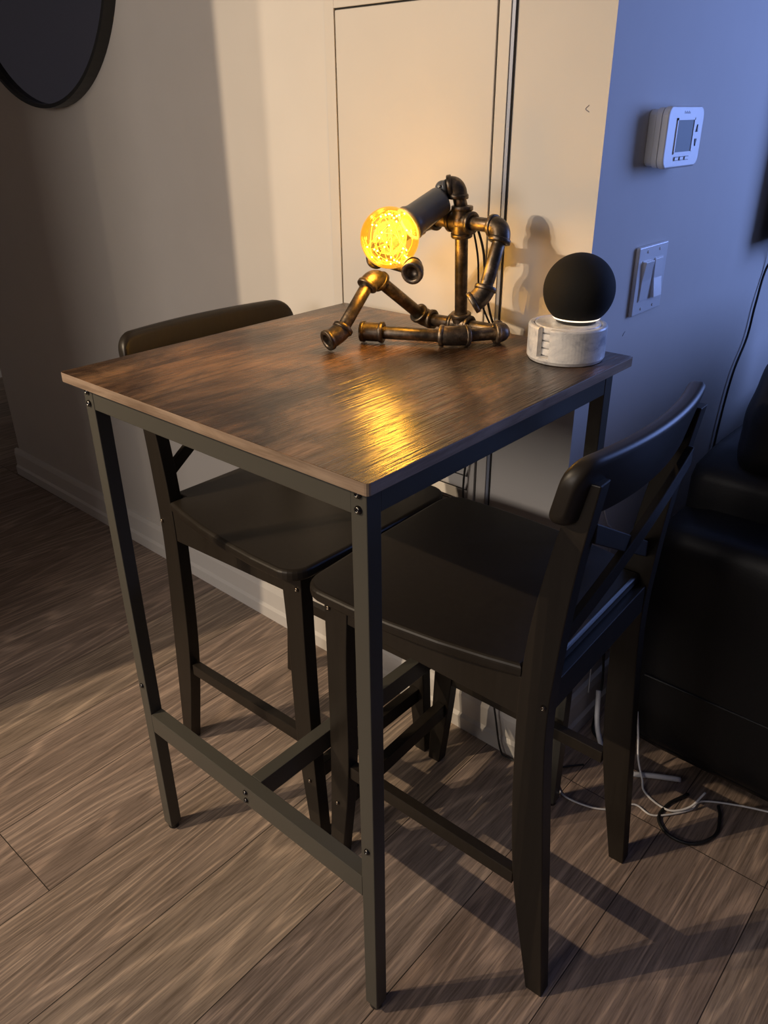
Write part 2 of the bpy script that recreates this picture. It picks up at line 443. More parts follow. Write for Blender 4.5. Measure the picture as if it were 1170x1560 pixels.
# ------------------------------------------------------------------ thermostat
th = thing('thermostat', 'white wall thermostat with small grey display on blue-lit wall', 'thermostat', (XB, .848, 1.2155))
def rrect(w, h, r, n=6, bulge=0):
    pts = []
    for cx, cy, a in ((w / 2 - r, -h / 2 + r, -PI / 2), (w / 2 - r, h / 2 - r, 0), (-w / 2 + r, h / 2 - r, PI / 2), (-w / 2 + r, -h / 2 + r, PI)):
        for k in range(n + 1):
            t = a + PI / 2 * k / n; pts.append((cx + r * math.cos(t), cy + r * math.sin(t)))
    if bulge:
        pts = [(x + 0, y + (bulge * (1 - (2 * x / w) ** 2) if y > 0 else -bulge * (1 - (2 * x / w) ** 2))) for x, y in pts]
    return pts
def plate(outline, d0, d1, r, seg=3):
    b = rounded_slab(outline, d0, d1, r, seg)
    # (px,py,pz) -> x=pz, y=px, z=py
    for v in b.verts: v.co = V((v.co.z, v.co.x, v.co.y))
    return b
obj('back_plate', plate(rrect(.132, .080, .010, bulge=.003), 0.0, .012, .0015), M['white_plastic'], th, smooth=False)
obj('middle_body', plate(rrect(.138, .084, .012, bulge=.004), .0128, .022, .0012), M['white_plastic'], th)
fc = obj('front_cover', plate(rrect(.142, .086, .014, bulge=.005), .0228, .034, .003), M['white_plastic'], th)
bm = bmesh.new()
for a, b in (((-.037, -.022), (-.034, .028)), ((.030, -.022), (.033, .028)), ((-.037, .025), (.033, .028)), ((-.037, -.024), (.033, -.021))): add_box(bm, (.0335, a[0], a[1]), (.0355, b[0], b[1]))
obj('display_bezel', bm, M['white_plastic'], th)
obj('display', box((.033, -.034, -.021), (.0345, .030, .025)), M['lcd'], th, label='grey lcd display')
for k in range(3):
    y = -.030 + k * .020
    bt = obj('button', box((.0335, y, -.0335), (.0352, y + .015, -.0285)), M['white_plastic'], th)
    bm = bmesh.new(); add_box(bm, (.0351, y, -.0335), (.0355, y + .015, -.0327)); add_box(bm, (.0351, y, -.0285), (.0355, y + .015, -.0277)); add_box(bm, (.0351, y, -.0335), (.0355, y + .0012, -.0277))
    obj('button_outline', bm, M['print'], bt)
for s in (-1, 1):
    bm = bmesh.new(); z = .002 + s * .010
    add_prism(bm, [(.044, z - s * .005), (.050, z - s * .005), (.047, z + s * .006)], lambda p: (.0338, p[0], p[1]), lambda p: (.0352, p[0], p[1]))
    obj('arrow_button', bm, M['print'], th)
bm = bmesh.new()
for k in range(6): add_box(bm, (.0338, -.012 + k * .004, .034), (.0342, -.0095 + k * .004, .0365 if k % 2 else .038))
obj('maker_mark', bm, simple('faint_print', (.35, .36, .42), .5), th)

# ------------------------------------------------------------------ light switch
sw = thing('light_switch', 'white two-gang wall plate with two rocker switches below thermostat', 'switch', (XB, .857, .990))
obj('wall_plate', plate(rrect(.118, .117, .004), 0, .0075, .003), M['switch_plastic'], sw)
for k, y in enumerate((-.0245, .0235)):
    obj('switch_frame', plate([(p[0] + y, p[1]) for p in rrect(.036, .070, .002)], .0075, .0088, .0005), M['white_plastic'], sw)
    bm = bmesh.new(); s = 1 if k == 0 else -1
    prof = [(.008, -.033), (.0095 if s > 0 else .0150, -.033), (.0105, 0), (.0150 if s > 0 else .0095, .033), (.008, .033)]
    add_prism(bm, prof, lambda p: (p[0], y - .0165, p[1]), lambda p: (p[0], y + .0165, p[1]))
    obj('rocker', bm, M['switch_plastic'], sw, bevel=.0006)
    for z in (-.0485, .0485):
        bm = bmesh.new(); add_lathe(bm, [(0, .0088), (.0025, .0086), (.003, .0075)], 10, origin=(0, y, z), axis=(1, 0, 0))
        obj('screw', bm, M['white_plastic'], sw)
# scuffs on the walls
mk = simple('scuff', (.25, .24, .27), .8)
bm = bmesh.new(); add_sweep(bm, [(XB + .0001, .789, .900), (XB + .0001, .792, .904), (XB + .0001, .797, .9065)], .0007, 6)
struct('scuff_1', bm, mk)
bm = bmesh.new(); add_sweep(bm, catmull([(.462, wy(.46), 1.262), (.457, wy(.46), 1.257), (.463, wy(.46), 1.253)]), .0008, 6)
struct('scuff_2', bm, mk)

# ------------------------------------------------------------------ table
H, TT = .925, .0145
tb = thing('bar_table', 'tall square bar table with rustic brown top and black metal frame', 'table', (.3, .298, 0))
def tbx(a, b): return box((a[0] - .3, a[1] - .298, a[2]), (b[0] - .3, b[1] - .298, b[2]))
TW, TD = .6, .5968
bm = bmesh.new(); hw, hd, cr = TW / 2, TD / 2, .005
out = []
for cx, cy, a in ((hw - cr, -hd + cr, -PI / 2), (hw - cr, hd - cr, 0), (-hw + cr, hd - cr, PI / 2), (-hw + cr, -hd + cr, PI)):
    for k in range(4): t = a + PI / 2 * k / 3; out.append((cx + cr * math.cos(t), cy + cr * math.sin(t)))
bm = rounded_slab(out, H - TT, H, .0008, 2)
bm.faces.ensure_lookup_table()
for f in bm.faces:
    f.normal_update()
tt = obj('table_top', bm, None, tb, mats=[M['top'], M['edge']])
for p in tt.data.polygons:
    if abs(p.normal.z) < .5: p.material_index = 1
LX0, LX1, LY0, LY1, LW = .0205, .5797, .0196, .5774, .0232
def bolt_on(parent, p, axis, r=.0052, mat='bolt', hexr=.0021, name='bolt'):
    bm = bmesh.new()
    add_lathe(bm, [(r * 1.0, 0), (r, .0008), (r * .92, .0022), (r * .65, .0034), (hexr, .0038), (hexr, .0016), (0, .0016)], 18, origin=p, axis=axis)
    return obj(name, bm, M[mat], parent, smooth=True)
for i, (x, y) in enumerate(((LX0, LY0), (LX1 - LW, LY0), (LX0, LY1 - LW), (LX1 - LW, LY1 - LW))):
    lg = obj('leg', tbx((x, y, .012), (x + LW, y + LW, H - TT)), M['metal_black'], tb, bevel=.0012)
    bm = bmesh.new(); add_lathe(bm, [(0, 0), (.0085, 0), (.010, .002), (.010, .014), (0, .014)], 20, origin=(x + LW / 2 - .3, y + LW / 2 - .298, 0))
    obj('foot_glide', bm, M['plastic_black'], lg, smooth=False)
    front = y < .3
    ay = -1 if front else 1; py = (y if front else y + LW) - .298
    cx = x + LW / 2 - .3
    for z in (.879, .8975, .357): bolt_on(lg, (cx, py, z), (0, ay, 0), .0052 if z > .5 else .0048)
RZ0, RZ1 = .871, H - TT
for a, b in (((LX0 + LW, LY0 + .0006, RZ0), (LX1 - LW, LY0 + LW, RZ1)), ((LX0 + LW, LY1 - LW, RZ0), (LX1 - LW, LY1 - .0006, RZ1)), ((LX0 + .0006, LY0 + LW, RZ0), (LX0 + LW, LY1 - LW, RZ1)), ((LX1 - LW, LY0 + LW, RZ0), (LX1 - .0006, LY1 - LW, RZ1))):
    obj('top_rail', tbx(a, b), M['metal_black'], tb, bevel=.001)
lz0, lz1 = .2565, .2965
rf = obj('lower_rail', tbx((LX0 + LW, LY0, lz0), (LX1 - LW, LY0 + LW, lz1)), M['metal_black'], tb, bevel=.001)
for z in (.285, .268): bolt_on(rf, (.303 - .3, LY0 - .298, z), (0, -1, 0), .0046)
rb = obj('lower_rail', tbx((LX0 + LW, LY1 - LW, lz0), (LX1 - LW, LY1, lz1)), M['metal_black'], tb, bevel=.001)
for z in (.285, .268): bolt_on(rb, (.303 - .3, LY1 - .298, z), (0, 1, 0), .0046)
obj('centre_rail', tbx((.303 - LW / 2, LY0 + LW, lz0), (.303 + LW / 2, LY1 - LW, lz1)), M['metal_black'], tb, bevel=.001)

# ------------------------------------------------------------------ stools
def interp(x, xs, ys):
    if x <= xs[0]: return ys[0]
    for i in range(1, len(xs)):
        if x <= xs[i]:
            t = (x - xs[i - 1]) / (xs[i] - xs[i - 1]); return ys[i - 1] + t * (ys[i] - ys[i - 1])
    return ys[-1]
def smooth_curve(nodes, n=6):
    return [(p.x, p.y) for p in catmull([V((a, b, 0)) for a, b in nodes], n)]
HW, LT = .1705, .0255
SEATZ = .617
def make_stool(label, place):
    t = thing('bar_stool', label, 'stool', group='matching bar stools')
    m = M['stool']
    back = smooth_curve([(-.231, 0), (-.210, .25), (-.1905, .5), (-.194, .64), (-.205, .77), (-.222, .893)])
    front = smooth_curve([(-.203, 0), (-.160, .25), (-.1455, .5), (-.149, .64), (-.167, .77), (-.194, .893)])
    prof = back + front[::-1]
    for s in (-1, 1):
        bm = bmesh.new()
        add_prism(bm, prof, lambda p: (p[0], s * HW, p[1]), lambda p: (p[0], s * (HW - LT), p[1]))
        lg = obj('leg', bm, m, t, bevel=.0015)
        for (x, z) in ((-.183, .566),): bolt_on(lg, (x, s * HW, z), (0, s, 0), .0042, 'screw', .0018, 'screw')
    ff = smooth_curve([(.215, 0), (.204, .25), (.2015, .45), (.2015, .597)])
    fi = smooth_curve([(.187, 0), (.164, .22), (.160, .45), (.153, .597)])
    prof2 = ff + fi[::-1]
    for s in (-1, 1):
        bm = bmesh.new()
        add_prism(bm, prof2, lambda p: (p[0], s * HW, p[1]), lambda p: (p[0], s * (HW - LT), p[1]))
        lg = obj('leg', bm, m, t, bevel=.0015)
        for (x, z) in ((.192, .567), (.192, .146)): bolt_on(lg, (x, s * HW, z), (0, s, 0), .0042, 'screw', .0018, 'screw')
    # aprons
    for s in (-1, 1):
        bm = bmesh.new()
        add_prism(bm, [(-.147, .533), (.156, .549), (.156, .597), (-.147, .597)], lambda p: (p[0], s * (HW - .002), p[1]), lambda p: (p[0], s * (HW - .021), p[1]))
        obj('side_apron', bm, m, t, bevel=.001)
    obj('front_apron', box((.172, -HW + LT, .550), (.190, HW - LT, .597)), m, t, bevel=.001)
    obj('rear_apron', box((-.188, -HW + LT, .548), (-.170, HW - LT, .5965)), m, t, bevel=.001)
    # seat
    R = []
    def arc(cx, cy, r, a0, a1, n=8):
        return [(cx + r * math.cos(a0 + (a1 - a0) * k / n), cy + r * math.sin(a0 + (a1 - a0) * k / n)) for k in range(n + 1)]
    right = [(-.176, -.1435), (-.147, -.1435), (-.147, -.172), (-.10, -.182), (-.03, -.194), (.05, -.202), (.12, -.205)]
    cor = arc(.179, -.162, .042, -PI / 2 - .05, 0, 8)
    half = right + cor
    fr = [(.2225, -.08), (.2235, 0), (.2225, .08)]
    outl = half + fr + [(x, -y) for x, y in half[::-1]]
    obj('seat', rounded_slab(outl, SEATZ - .021, SEATZ, .007, 4), m, t, smooth=False, bevel=0)
    # stretchers
    for s in (-1, 1):
        bm = bmesh.new()
        y0, y1 = s * (HW - .004), s * (HW - .022)
        add_prism(bm, [(-.160, .207), (.166, .219), (.166, .246), (-.160, .232)], lambda p: (p[0], y0, p[1]), lambda p: (p[0], y1, p[1]))
        obj('side_stretcher', bm, m, t, bevel=.0012)
    obj('foot_rest', box((.176, -HW + LT, .133), (.196, HW - LT, .166)), m, t, bevel=.001)
    # curved backrest
    def bow(y, x_end, depth): return x_end - depth * (1 - (y / .19) ** 2)
    N = 44; zt, zb, TH = .923, .845, .025
    bm = bmesh.new(); rings = []
    for i in range(N + 1):
        y = -.195 * math.cos(PI * i / N)
        e = .195 - abs(y)                       # rounded upper and lower corners at the ends
        rr = .032
        cut = rr - math.sqrt(max(0, rr * rr - (rr - e) ** 2)) if e < rr else 0
        cut2 = .020 - math.sqrt(max(0, .02 ** 2 - (.02 - e) ** 2)) if e < .02 else 0
        top = zt - cut; bot = zb - .006 + cut2 * .8 - .008 * (1 - (y / .19) ** 2)
        lean = lambda z: -(z - .88) * .22
        xf = bow(y, -.178, .024); th = TH * (1 if e > .012 else .55 + .45 * math.sqrt(max(0, 1 - (1 - e / .012) ** 2)))
        c = xf - TH / 2
        ring = []
        K = 5; r = min(.010, th * .49, max(.003, (top - bot) * .3))
        for (sx, sz, a0) in ((1, 1, 0), (-1, 1, PI / 2), (-1, -1, PI), (1, -1, 3 * PI / 2)):
            for k in range(K + 1):
                a = a0 + PI / 2 * k / K
                px = c + sx * (th / 2 - r) + r * math.cos(a); pz = (top if sz > 0 else bot) - sz * r + r * math.sin(a)
                ring.append(bm.verts.new((px + lean(pz), y, pz)))
        rings.append(ring)
    for a, b in zip(rings, rings[1:]):
        n = len(a)
        for k in range(n): bm.faces.new((a[k], a[(k + 1) % n], b[(k + 1) % n], b[k]))
    bm.faces.new(rings[0][::-1]); bm.faces.new(rings[-1])
    o = obj('backrest', bm, m, t, smooth=True)
    # crossed back bars
    for s, off in ((1, 0.0), (-1, -.014)):
        bm = bmesh.new(); rings = []
        for i in range(19):
            u = i / 18; y = s * (-.148 + .296 * u); z = .658 + .165 * u
            x = -.172 - (z - .64) * .20 - .006 * (1 - (y / .15) ** 2) + off * .5
            w, h = .0055, .0135
            rings.append([bm.verts.new((x + dx, y, z + dz)) for dx, dz in ((w, -h), (w, h), (-w, h), (-w, -h))])
        for a, b in zip(rings, rings[1:]):
            for k in range(4): bm.faces.new((a[k], a[(k + 1) % 4], b[(k + 1) % 4], b[k]))
        bm.faces.new(rings[0][::-1]); bm.faces.new(rings[-1])
        obj('cross_bar', bm, m, t, bevel=.0015)
    return t
st1 = make_stool('black-brown wooden bar stool on left side of table, nearest the mirror', None)
st1.location = (.070, .366, 0); st1.rotation_euler = (0, 0, -.006)
def copy_tree(o, parent=None):
    c = o.copy(); C.objects.link(c); c.parent = parent
    for ch in list(o.children): copy_tree(ch, c)
    return c
bpy.context.view_layer.update()
st2 = copy_tree(st1)
st2['label'] = 'black-brown wooden bar stool on right side of table, beside the dark sofa'
st2.location = (.521, .369, 0); st2.rotation_euler = (0, 0, PI + .044)

# ------------------------------------------------------------------ pipe figure lamp
T = V((.323, .535, .9425))
lamp = thing('pipe_lamp', 'table lamp shaped as a seated figure of iron pipe fittings with glowing globe bulb', 'lamp', (T.x, T.y, H))
O = V((T.x, T.y, H))
PR, FR, CR = .0103, .0150, .0166
def lp(p): return V(p) - O
def pipe(a, b, r=PR):
    a, b = lp(a), lp(b); d = (b - a).normalized(); l = (b - a).length
    bm = bmesh.new()
    th = min(.012, l * .25)
    pts, rad = [], []
    nT = 8
    for k in range(nT + 1):                       # threaded end
        pts.append(a + d * th * k / nT); rad.append(r * (.93 if k % 2 else .985))
    for k in range(nT + 1):
        pts.append(b - d * th * (1 - k / nT)); rad.append(r * (.985 if k % 2 == 0 else .93))
    add_sweep(bm, pts, rad, 20)
    return obj('pipe', bm, M['pipe'], lamp, smooth=True)
def collar(bm, p, d, l=.007, r=CR, open_end=False):
    p = V(p); d = V(d).normalized()
    if open_end:
        prof = [(FR * .9, -l * .9), (r, -l), (r * 1.01, -l * .5), (r, -.0008), (r * .96, 0), (PR * 1.02, 0), (PR * .95, -.003), (PR * .9, -.012), (0, -.0125)]
    else:
        prof = [(FR * .9, -l * .9), (r * .97, -l), (r * 1.01, -l * .8), (r * 1.01, -.001), (r * .95, 0), (PR * .98, 0), (PR * .9, -.003)]
    add_lathe(bm, prof, 24, origin=p, axis=d)
def elbow(c, da, db, la=.022, lb=.022, opens=(False, False), name='elbow_fitting'):
    c = lp(c); da = V(da).normalized(); db = V(db).normalized()
    A, B = c + da * la, c + db * lb
    pts, rad = [], []
    for k in range(13):
        t = k / 12
        pts.append(A * (1 - t) ** 2 + c * 2 * t * (1 - t) + B * t * t); rad.append(FR)
    bm = bmesh.new(); add_sweep(bm, pts, rad, 24, caps=not any(opens))
    collar(bm, A + da * .0015, da, open_end=opens[0]); collar(bm, B + db * .0015, db, open_end=opens[1])
    return obj(name, bm, M['iron'], lamp, smooth=True)
def tee(c, dirs, l=.021, name='tee_fitting'):
    c = lp(c); bm = bmesh.new()
    bmesh.ops.create_icosphere(bm, subdivisions=3, radius=FR * 1.06, matrix=Matrix.Translation(c))
    for d in dirs:
        d = V(d).normalized(); add_sweep(bm, [c, c + d * (l - .004)], FR, 24, caps=False); collar(bm, c + d * l, d)
    return obj(name, bm, M['iron'], lamp, smooth=True)
CRS = V((.332, .515, 1.105)); HE = V((.3255, .511, 1.157)); SR = V((.413, .507, 1.1035)); SL = V((.262, .520, 1.104))
HL = V((.250, .532, .9425)); HR = V((.409, .537, .9425)); EL2 = V((.361, .466, .9425)); FT2 = V((.245, .408, .9425))
KN = V((.229, .425, 1.026)); FA = V((.2285, .346, .9485)); FAo = V((.2235, .3235, .9418))
ER = V((.410, .468, 1.010)); ERo = V((.390, .449, .993)); EA = V((.174, .484, 1.041)); HO = V((.327, .410, 1.048))
def dr(a, b): return (V(b) - V(a)).normalized()
spine = dr(T, CRS); axh = dr(HL, HR); axs = dr(SL, SR)
tee(T, [dr(T, HL), dr(T, HR), spine], .020)
pipe(T + spine * .012, CRS - spine * .012)
c4 = tee(CRS, [-spine, V((0, 0, 1)), dr(CRS, SL), dr(CRS, SR)], .023, 'cross_fitting')
# head
pipe(CRS + V((0, 0, .015)), HE - V((0, 0, .008)))
hd_dir = dr(HE, (.300, .494, 1.151))
elbow(HE, (0, 0, -1), hd_dir, .018, .014)
# shoulders / right arm
pipe(CRS + dr(CRS, SR) * .015, SR - dr(CRS, SR) * .010); elbow(SR, dr(SR, CRS), dr(SR, ER), .021, .021)
pipe(SR + dr(SR, ER) * .014, ER - dr(SR, ER) * .010)
elbow(ER, dr(ER, SR), dr(ER, ERo), .014, .019, (False, True))
# left arm
pipe(CRS + dr(CRS, SL) * .015, SL - dr(CRS, SL) * .010); elbow(SL, dr(SL, CRS), dr(SL, EA), .020, .020)
pipe(SL + dr(SL, EA) * .014, EA - dr(SL, EA) * .010)
elbow(EA, dr(EA, SL), dr(EA, HO), .018, .020)
pipe(EA + dr(EA, HO) * .012, HO - dr(EA, HO) * .010)
hand_dir = V((.30, -.90, -.20)).normalized()
elbow(HO, dr(HO, EA), hand_dir, .014, .016, (False, True))
# left leg (knee up)
pipe(T + dr(T, HL) * .012, HL - dr(T, HL) * .008)
elbow(HL, dr(HL, T), dr(HL, KN), .017, .019)
pipe(HL + dr(HL, KN) * .012, KN - dr(HL, KN) * .010)
elbow(KN, dr(KN, HL), dr(KN, FA), .020, .021)
pipe(KN + dr(KN, FA) * .014, FA - dr(KN, FA) * .006)
elbow(FA, dr(FA, KN), dr(FA, FAo), .012, .024, (False, True))
# right leg (folded flat)
pipe(T + dr(T, HR) * .012, HR - dr(T, HR) * .008)
elbow(HR, dr(HR, T), dr(HR, EL2), .018, .018)
pipe(HR + dr(HR, EL2) * .012, EL2 - dr(HR, EL2) * .010)
elbow(EL2, dr(EL2, HR), dr(EL2, FT2), .022, .022)
pipe(EL2 + dr(EL2, FT2) * .014, FT2 + dr(FT2, EL2) * .004)
bm = bmesh.new(); d = dr(EL2, FT2); c = lp(FT2)
add_sweep(bm, [c - d * .014, c + d * .020], FR, 24, caps=False); collar(bm, c - d * .016, -d); collar(bm, c + d * .022, d, open_end=True)
obj('coupling', bm, M['iron'], lamp, smooth=True)
# threads mount: swivel joint, socket, bulb
BC = V((.277, .410, 1.088)); S1 = V((.286, .470, 1.114)); S0 = V((.3085, .4935, 1.1365))
hj = HE + hd_dir * .016; bj = V((.305, .500, 1.152))
bm = bmesh.new(); add_sweep(bm, [lp(hj), lp(bj)], [.0115, .010], 20); bmesh.ops.create_icosphere(bm, subdivisions=3, radius=.0115, matrix=Matrix.Translation(lp(bj)))
add_sweep(bm, [lp(bj), lp(S0)], .010, 16)
obj('swivel_joint', bm, M['socket'], lamp, smooth=True, label='grey swivel joint')
ax = (BC - S0).normalized()
bm = bmesh.new()
add_lathe(bm, [(0, -.006), (.013, -.005), (.0200, -.001), (.0212, .004), (.0228, .050), (.0240, .056), (.0262, .060), (.0262, .066), (.022, .066), (.020, .050), (0, .050)], 40, origin=lp(S0), axis=ax)
so = obj('lamp_socket', bm, M['socket'], lamp, smooth=True, label='smooth dark grey socket')
u, w = frame_of(ax)
for k in range(7):
    a = 1.15 + k * .13; dd = u * math.cos(a) + w * math.sin(a)
    bm = bmesh.new(); add_sweep(bm, [lp(S0) + ax * .006 + dd * .0211, lp(S0) + ax * .045 + dd * .0225], .0005, 6)
    obj('rib', bm, M['socket'], so)
for sgn in (-1, 1):
    bm = bmesh.new(); q = lp(bj); v = V((.3, -.9, .3)).normalized() * sgn
    add_lathe(bm, [(0, .0125), (.002, .0122), (.0028, .010)], 10, origin=q, axis=v); obj('joint_screw', bm, M['screw'], lamp, smooth=True)
BR = .0442
bm = bmesh.new()
bprof = [(BR * math.sin(t), -BR * math.cos(t)) for t in [PI * k / 40 for k in range(0, 34)]]
bprof = [(r, -h) for r, h in bprof]          # pole away from the socket
prof = [(BR * math.sin(PI * k / 40), BR * math.cos(PI * k / 40)) for k in range(0, 34)] + [(.0165, -.043), (.0135, -.049)]
add_lathe(bm, prof, 48, origin=lp(BC), axis=ax)
bulb = obj('bulb', bm, M['bulb'], lamp, smooth=True, label='clear amber globe bulb with lit fairy lights inside')
bm = bmesh.new(); add_lathe(bm, [(.0135, -.049), (.0135, -.066), (0, -.066)], 24, origin=lp(BC), axis=ax); obj('screw_base', bm, M['brass'], bulb)
rnd = random.Random(11)
pts = []
for i in range(36):
    while True:
        q = V((rnd.uniform(-1, 1), rnd.uniform(-1, 1), rnd.uniform(-1, 1)))
        if .55 < q.length < .93: break
    pts.append(lp(BC) + q.normalized() * (BR * rnd.uniform(.62, .92)))
wp = catmull(pts, 7)
wp2 = []
for p in wp:
    dv = p - lp(BC)
    if dv.length > BR * .93: dv = dv.normalized() * BR * .93
    wp2.append(lp(BC) + dv)
bm = bmesh.new(); add_sweep(bm, wp2, .00045, 5); obj('fairy_wire', bm, M['wire_lit'], bulb)
for p in pts:
    bm = bmesh.new(); dv = p - lp(BC); dv = dv.normalized() * min(dv.length, BR * .93)
    bmesh.ops.create_icosphere(bm, subdivisions=1, radius=.0015, matrix=Matrix.Translation(lp(BC) + dv)); obj('led', bm, M['led'], bulb)
# cord leaving the back of the figure
cord = catmull([(.345, .533, 1.105), (.352, .548, 1.06), (.352, .560, 1.0), (.356, .575, .95), (.360, .590, .9285), (.362, .604, .920), (.340, .612, .86), (.300, .618, .72), (.284, .618, .58), (.320, .618, .35), (.385, .614, .14), (.415, .610, .02), (.44, .612, .004), (.50, .625, .004), (.57, .70, .004)], 8)
bm = bmesh.new(); add_sweep(bm, [lp(p) for p in cord], .0021, 8); obj('power_cord', bm, M['cable_black'], lamp, smooth=True)
cord2 = catmull([(.338, .535, 1.10), (.342, .548, 1.05), (.340, .560, .99), (.348, .578, .945), (.352, .592, .928)], 8)
bm = bmesh.new(); add_sweep(bm, [lp(p) for p in cord2], .0016, 8); obj('switch_cord', bm, M['cable_black'], lamp, smooth=True)

# ------------------------------------------------------------------ marble coaster holder
MX, MY = .5225, .5265
hold = thing('coaster_holder', 'round white marble coaster holder with side slot standing under the black speaker', 'holder', (MX, MY, H))
RO, RI, HM = .0572, .0485, .0525
slot_dir = math.radians(-97)          # side slot faces the table front
hs = math.radians(10.5)
bm = bmesh.new()
n = 72
def ringpts(r, z, a0, a1, n): return [bm.verts.new((r * math.cos(a0 + (a1 - a0) * i / n), r * math.sin(a0 + (a1 - a0) * i / n), z)) for i in range(n + 1)]
a0, a1 = slot_dir + hs, slot_dir + 2 * PI - hs
prof = [(RI, .010), (RI, HM - .002), (RI + .0015, HM), (RO - .003, HM), (RO - .001, HM - .001), (RO, HM - .003), (RO, .010)]
prev = [ringpts(r, z, a0, a1, n) for r, z in prof]
for A, B in zip(prev, prev[1:]):
    for i in range(n): bm.faces.new((A[i], A[i + 1], B[i + 1], B[i]))
for e in (0, n): bm.faces.new([q[e] for q in prev])
add_lathe(bm, [(0, 0), (RO - .008, 0), (RO - .003, .001), (RO, .006), (RO, .0101), (RI, .0101), (0, .0101)], 72)
obj('marble_body', bm, M['marble'], hold, smooth=False, bevel=0)
for k in range(4):
    z = .0105 + k * .0108
    c = thing('coaster', 'marble coaster', 'coaster', (MX, MY, H + z), group='marble coasters stacked in the holder')
    c['label'] = ['bottom coaster of the marble stack in the holder slot', 'second lowest marble coaster of the stack in the slot', 'second highest marble coaster of the stack in the slot', 'topmost marble coaster, directly under the black speaker'][k]
    bm = bmesh.new(); add_lathe(bm, [(0, 0), (.045, 0), (.0475, .0015), (.0480, .003), (.0480, .0085), (.0470, .0100), (.0455, .0104), (0, .0104)], 56)
    obj('coaster_disc', bm, M['marble'], c, smooth=False)

# ------------------------------------------------------------------ speaker
SZ = H + .0105 + 3 * .0108 + .0104
sp = thing('smart_speaker', 'black fabric ball-shaped speaker with glowing base ring on marble holder', 'speaker', (MX + .008, MY + .008, SZ))
SRr = .0512; zc = .0462
prof = []
for k in range(0, 41):
    a = PI * k / 40
    z = zc + SRr * math.cos(a); r = SRr * math.sin(a)
    if z < .0085: break
    prof.append((r, z))
prof.append((math.sqrt(SRr ** 2 - (zc - .0085) ** 2), .0085))
bm = bmesh.new(); add_lathe(bm, prof, 64); obj('body', bm, M['fabric'], sp, smooth=True)
rb0 = prof[-1][0]
bm = bmesh.new(); add_lathe(bm, [(rb0 - .004, .0086), (rb0 + .0003, .0086), (rb0 - .0012, .0062), (rb0 - .004, .0062)], 64); obj('light_ring', bm, M['ring'], sp, smooth=True, label='thin glowing warm white ring')
bm = bmesh.new(); add_lathe(bm, [(0, .0086), (rb0 - .0035, .0086), (rb0 - .004, .0062), (rb0 - .006, .001), (rb0 - .008, 0), (0, 0)], 64); obj('base', bm, M['plastic_black'], sp, smooth=True)

# ------------------------------------------------------------------ sofa
SX, SY = .60, .79
sf = thing('sofa', 'black leather sofa at right edge with puffy headrest against blue-lit wall', 'sofa', (SX, SY, 0))
def soft(a, b, r, mat='leather', bulge=0):
    """rounded cushion block"""
    bm = bmesh.new(); c = [(a[i] + b[i]) / 2 for i in range(3)]; h = [(b[i] - a[i]) / 2 for i in range(3)]
    n = 14
    bmesh.ops.create_cube(bm, size=2); bmesh.ops.subdivide_edges(bm, edges=bm.edges, cuts=n, use_grid_fill=True)
    for v in bm.verts:
        p = [v.co[i] * h[i] for i in range(3)]
        q = [max(-(h[i] - r), min(h[i] - r, p[i])) for i in range(3)]
        d = V([p[i] - q[i] for i in range(3)])
        if d.length > 1e-9:
            d = d.normalized() * min(r, max(abs(x) for x in d) if d.length else 0)
        nrm = V([p[i] - q[i] for i in range(3)])
        o = V(q) + (nrm.normalized() * r if nrm.length > 1e-9 else V((0, 0, 0)))
        if bulge:
            u = [v.co[i] for i in range(3)]
            k = max(range(3), key=lambda i: abs(u[i])); others = [i for i in range(3) if i != k]
            f = (1 - u[others[0]] ** 2) * (1 - u[others[1]] ** 2)
            o[k] += math.copysign(bulge * f, u[k])
        v.co = V(c) + o
    return bm
obj('base', soft((.02, .02, .03), (.95, 1.9, .30), .02), M['leather'], sf, smooth=True)
obj('arm', soft((.0, 0, .05), (.95, .20, .565), .035, bulge=.006), M['leather'], sf, smooth=True)
bm = bmesh.new(); add_sweep(bm, [(.035, -.003, .228), (.92, -.003, .228)], .003, 8); obj('seam', bm, M['leather'], sf)
obj('back_frame', soft((.0, .12, .05), (.19, 1.9, .66), .035), M['leather'], sf, smooth=True)
sc_ = obj('seat_cushion', soft((.20, .21, .28), (.97, .97, .46), .05, bulge=.015), M['leather'], sf, smooth=True)
obj('seat_cushion', soft((.20, .98, .28), (.97, 1.74, .46), .05, bulge=.015), M['leather'], sf, smooth=True)
obj('back_cushion', soft((.16, .22, .42), (.36, .98, .74), .06, bulge=.02), M['leather'], sf, smooth=True)
obj('back_cushion', soft((.16, .99, .42), (.36, 1.74, .74), .06, bulge=.02), M['leather'], sf, smooth=True)
bm = soft((.055, .13, .62), (.26, .93, .885), .075, bulge=.02)
for v in bm.verts:
    v.co.x += (v.co.z - .62) * .12 + .004 * math.sin(v.co.y * 34) + .003 * math.sin(v.co.z * 60 + v.co.y * 20)
    v.co.z += .006 * math.sin(v.co.y * 27 + v.co.x * 22)
obj('headrest', bm, M['leather'], sf, smooth=True, sub=1)
for x, y in ((.06, .08), (.88, .08), (.06, 1.8), (.88, 1.8)):
    obj('foot', box((x, y, 0), (x + .05, y + .05, .05)), M['plastic_black'], sf)

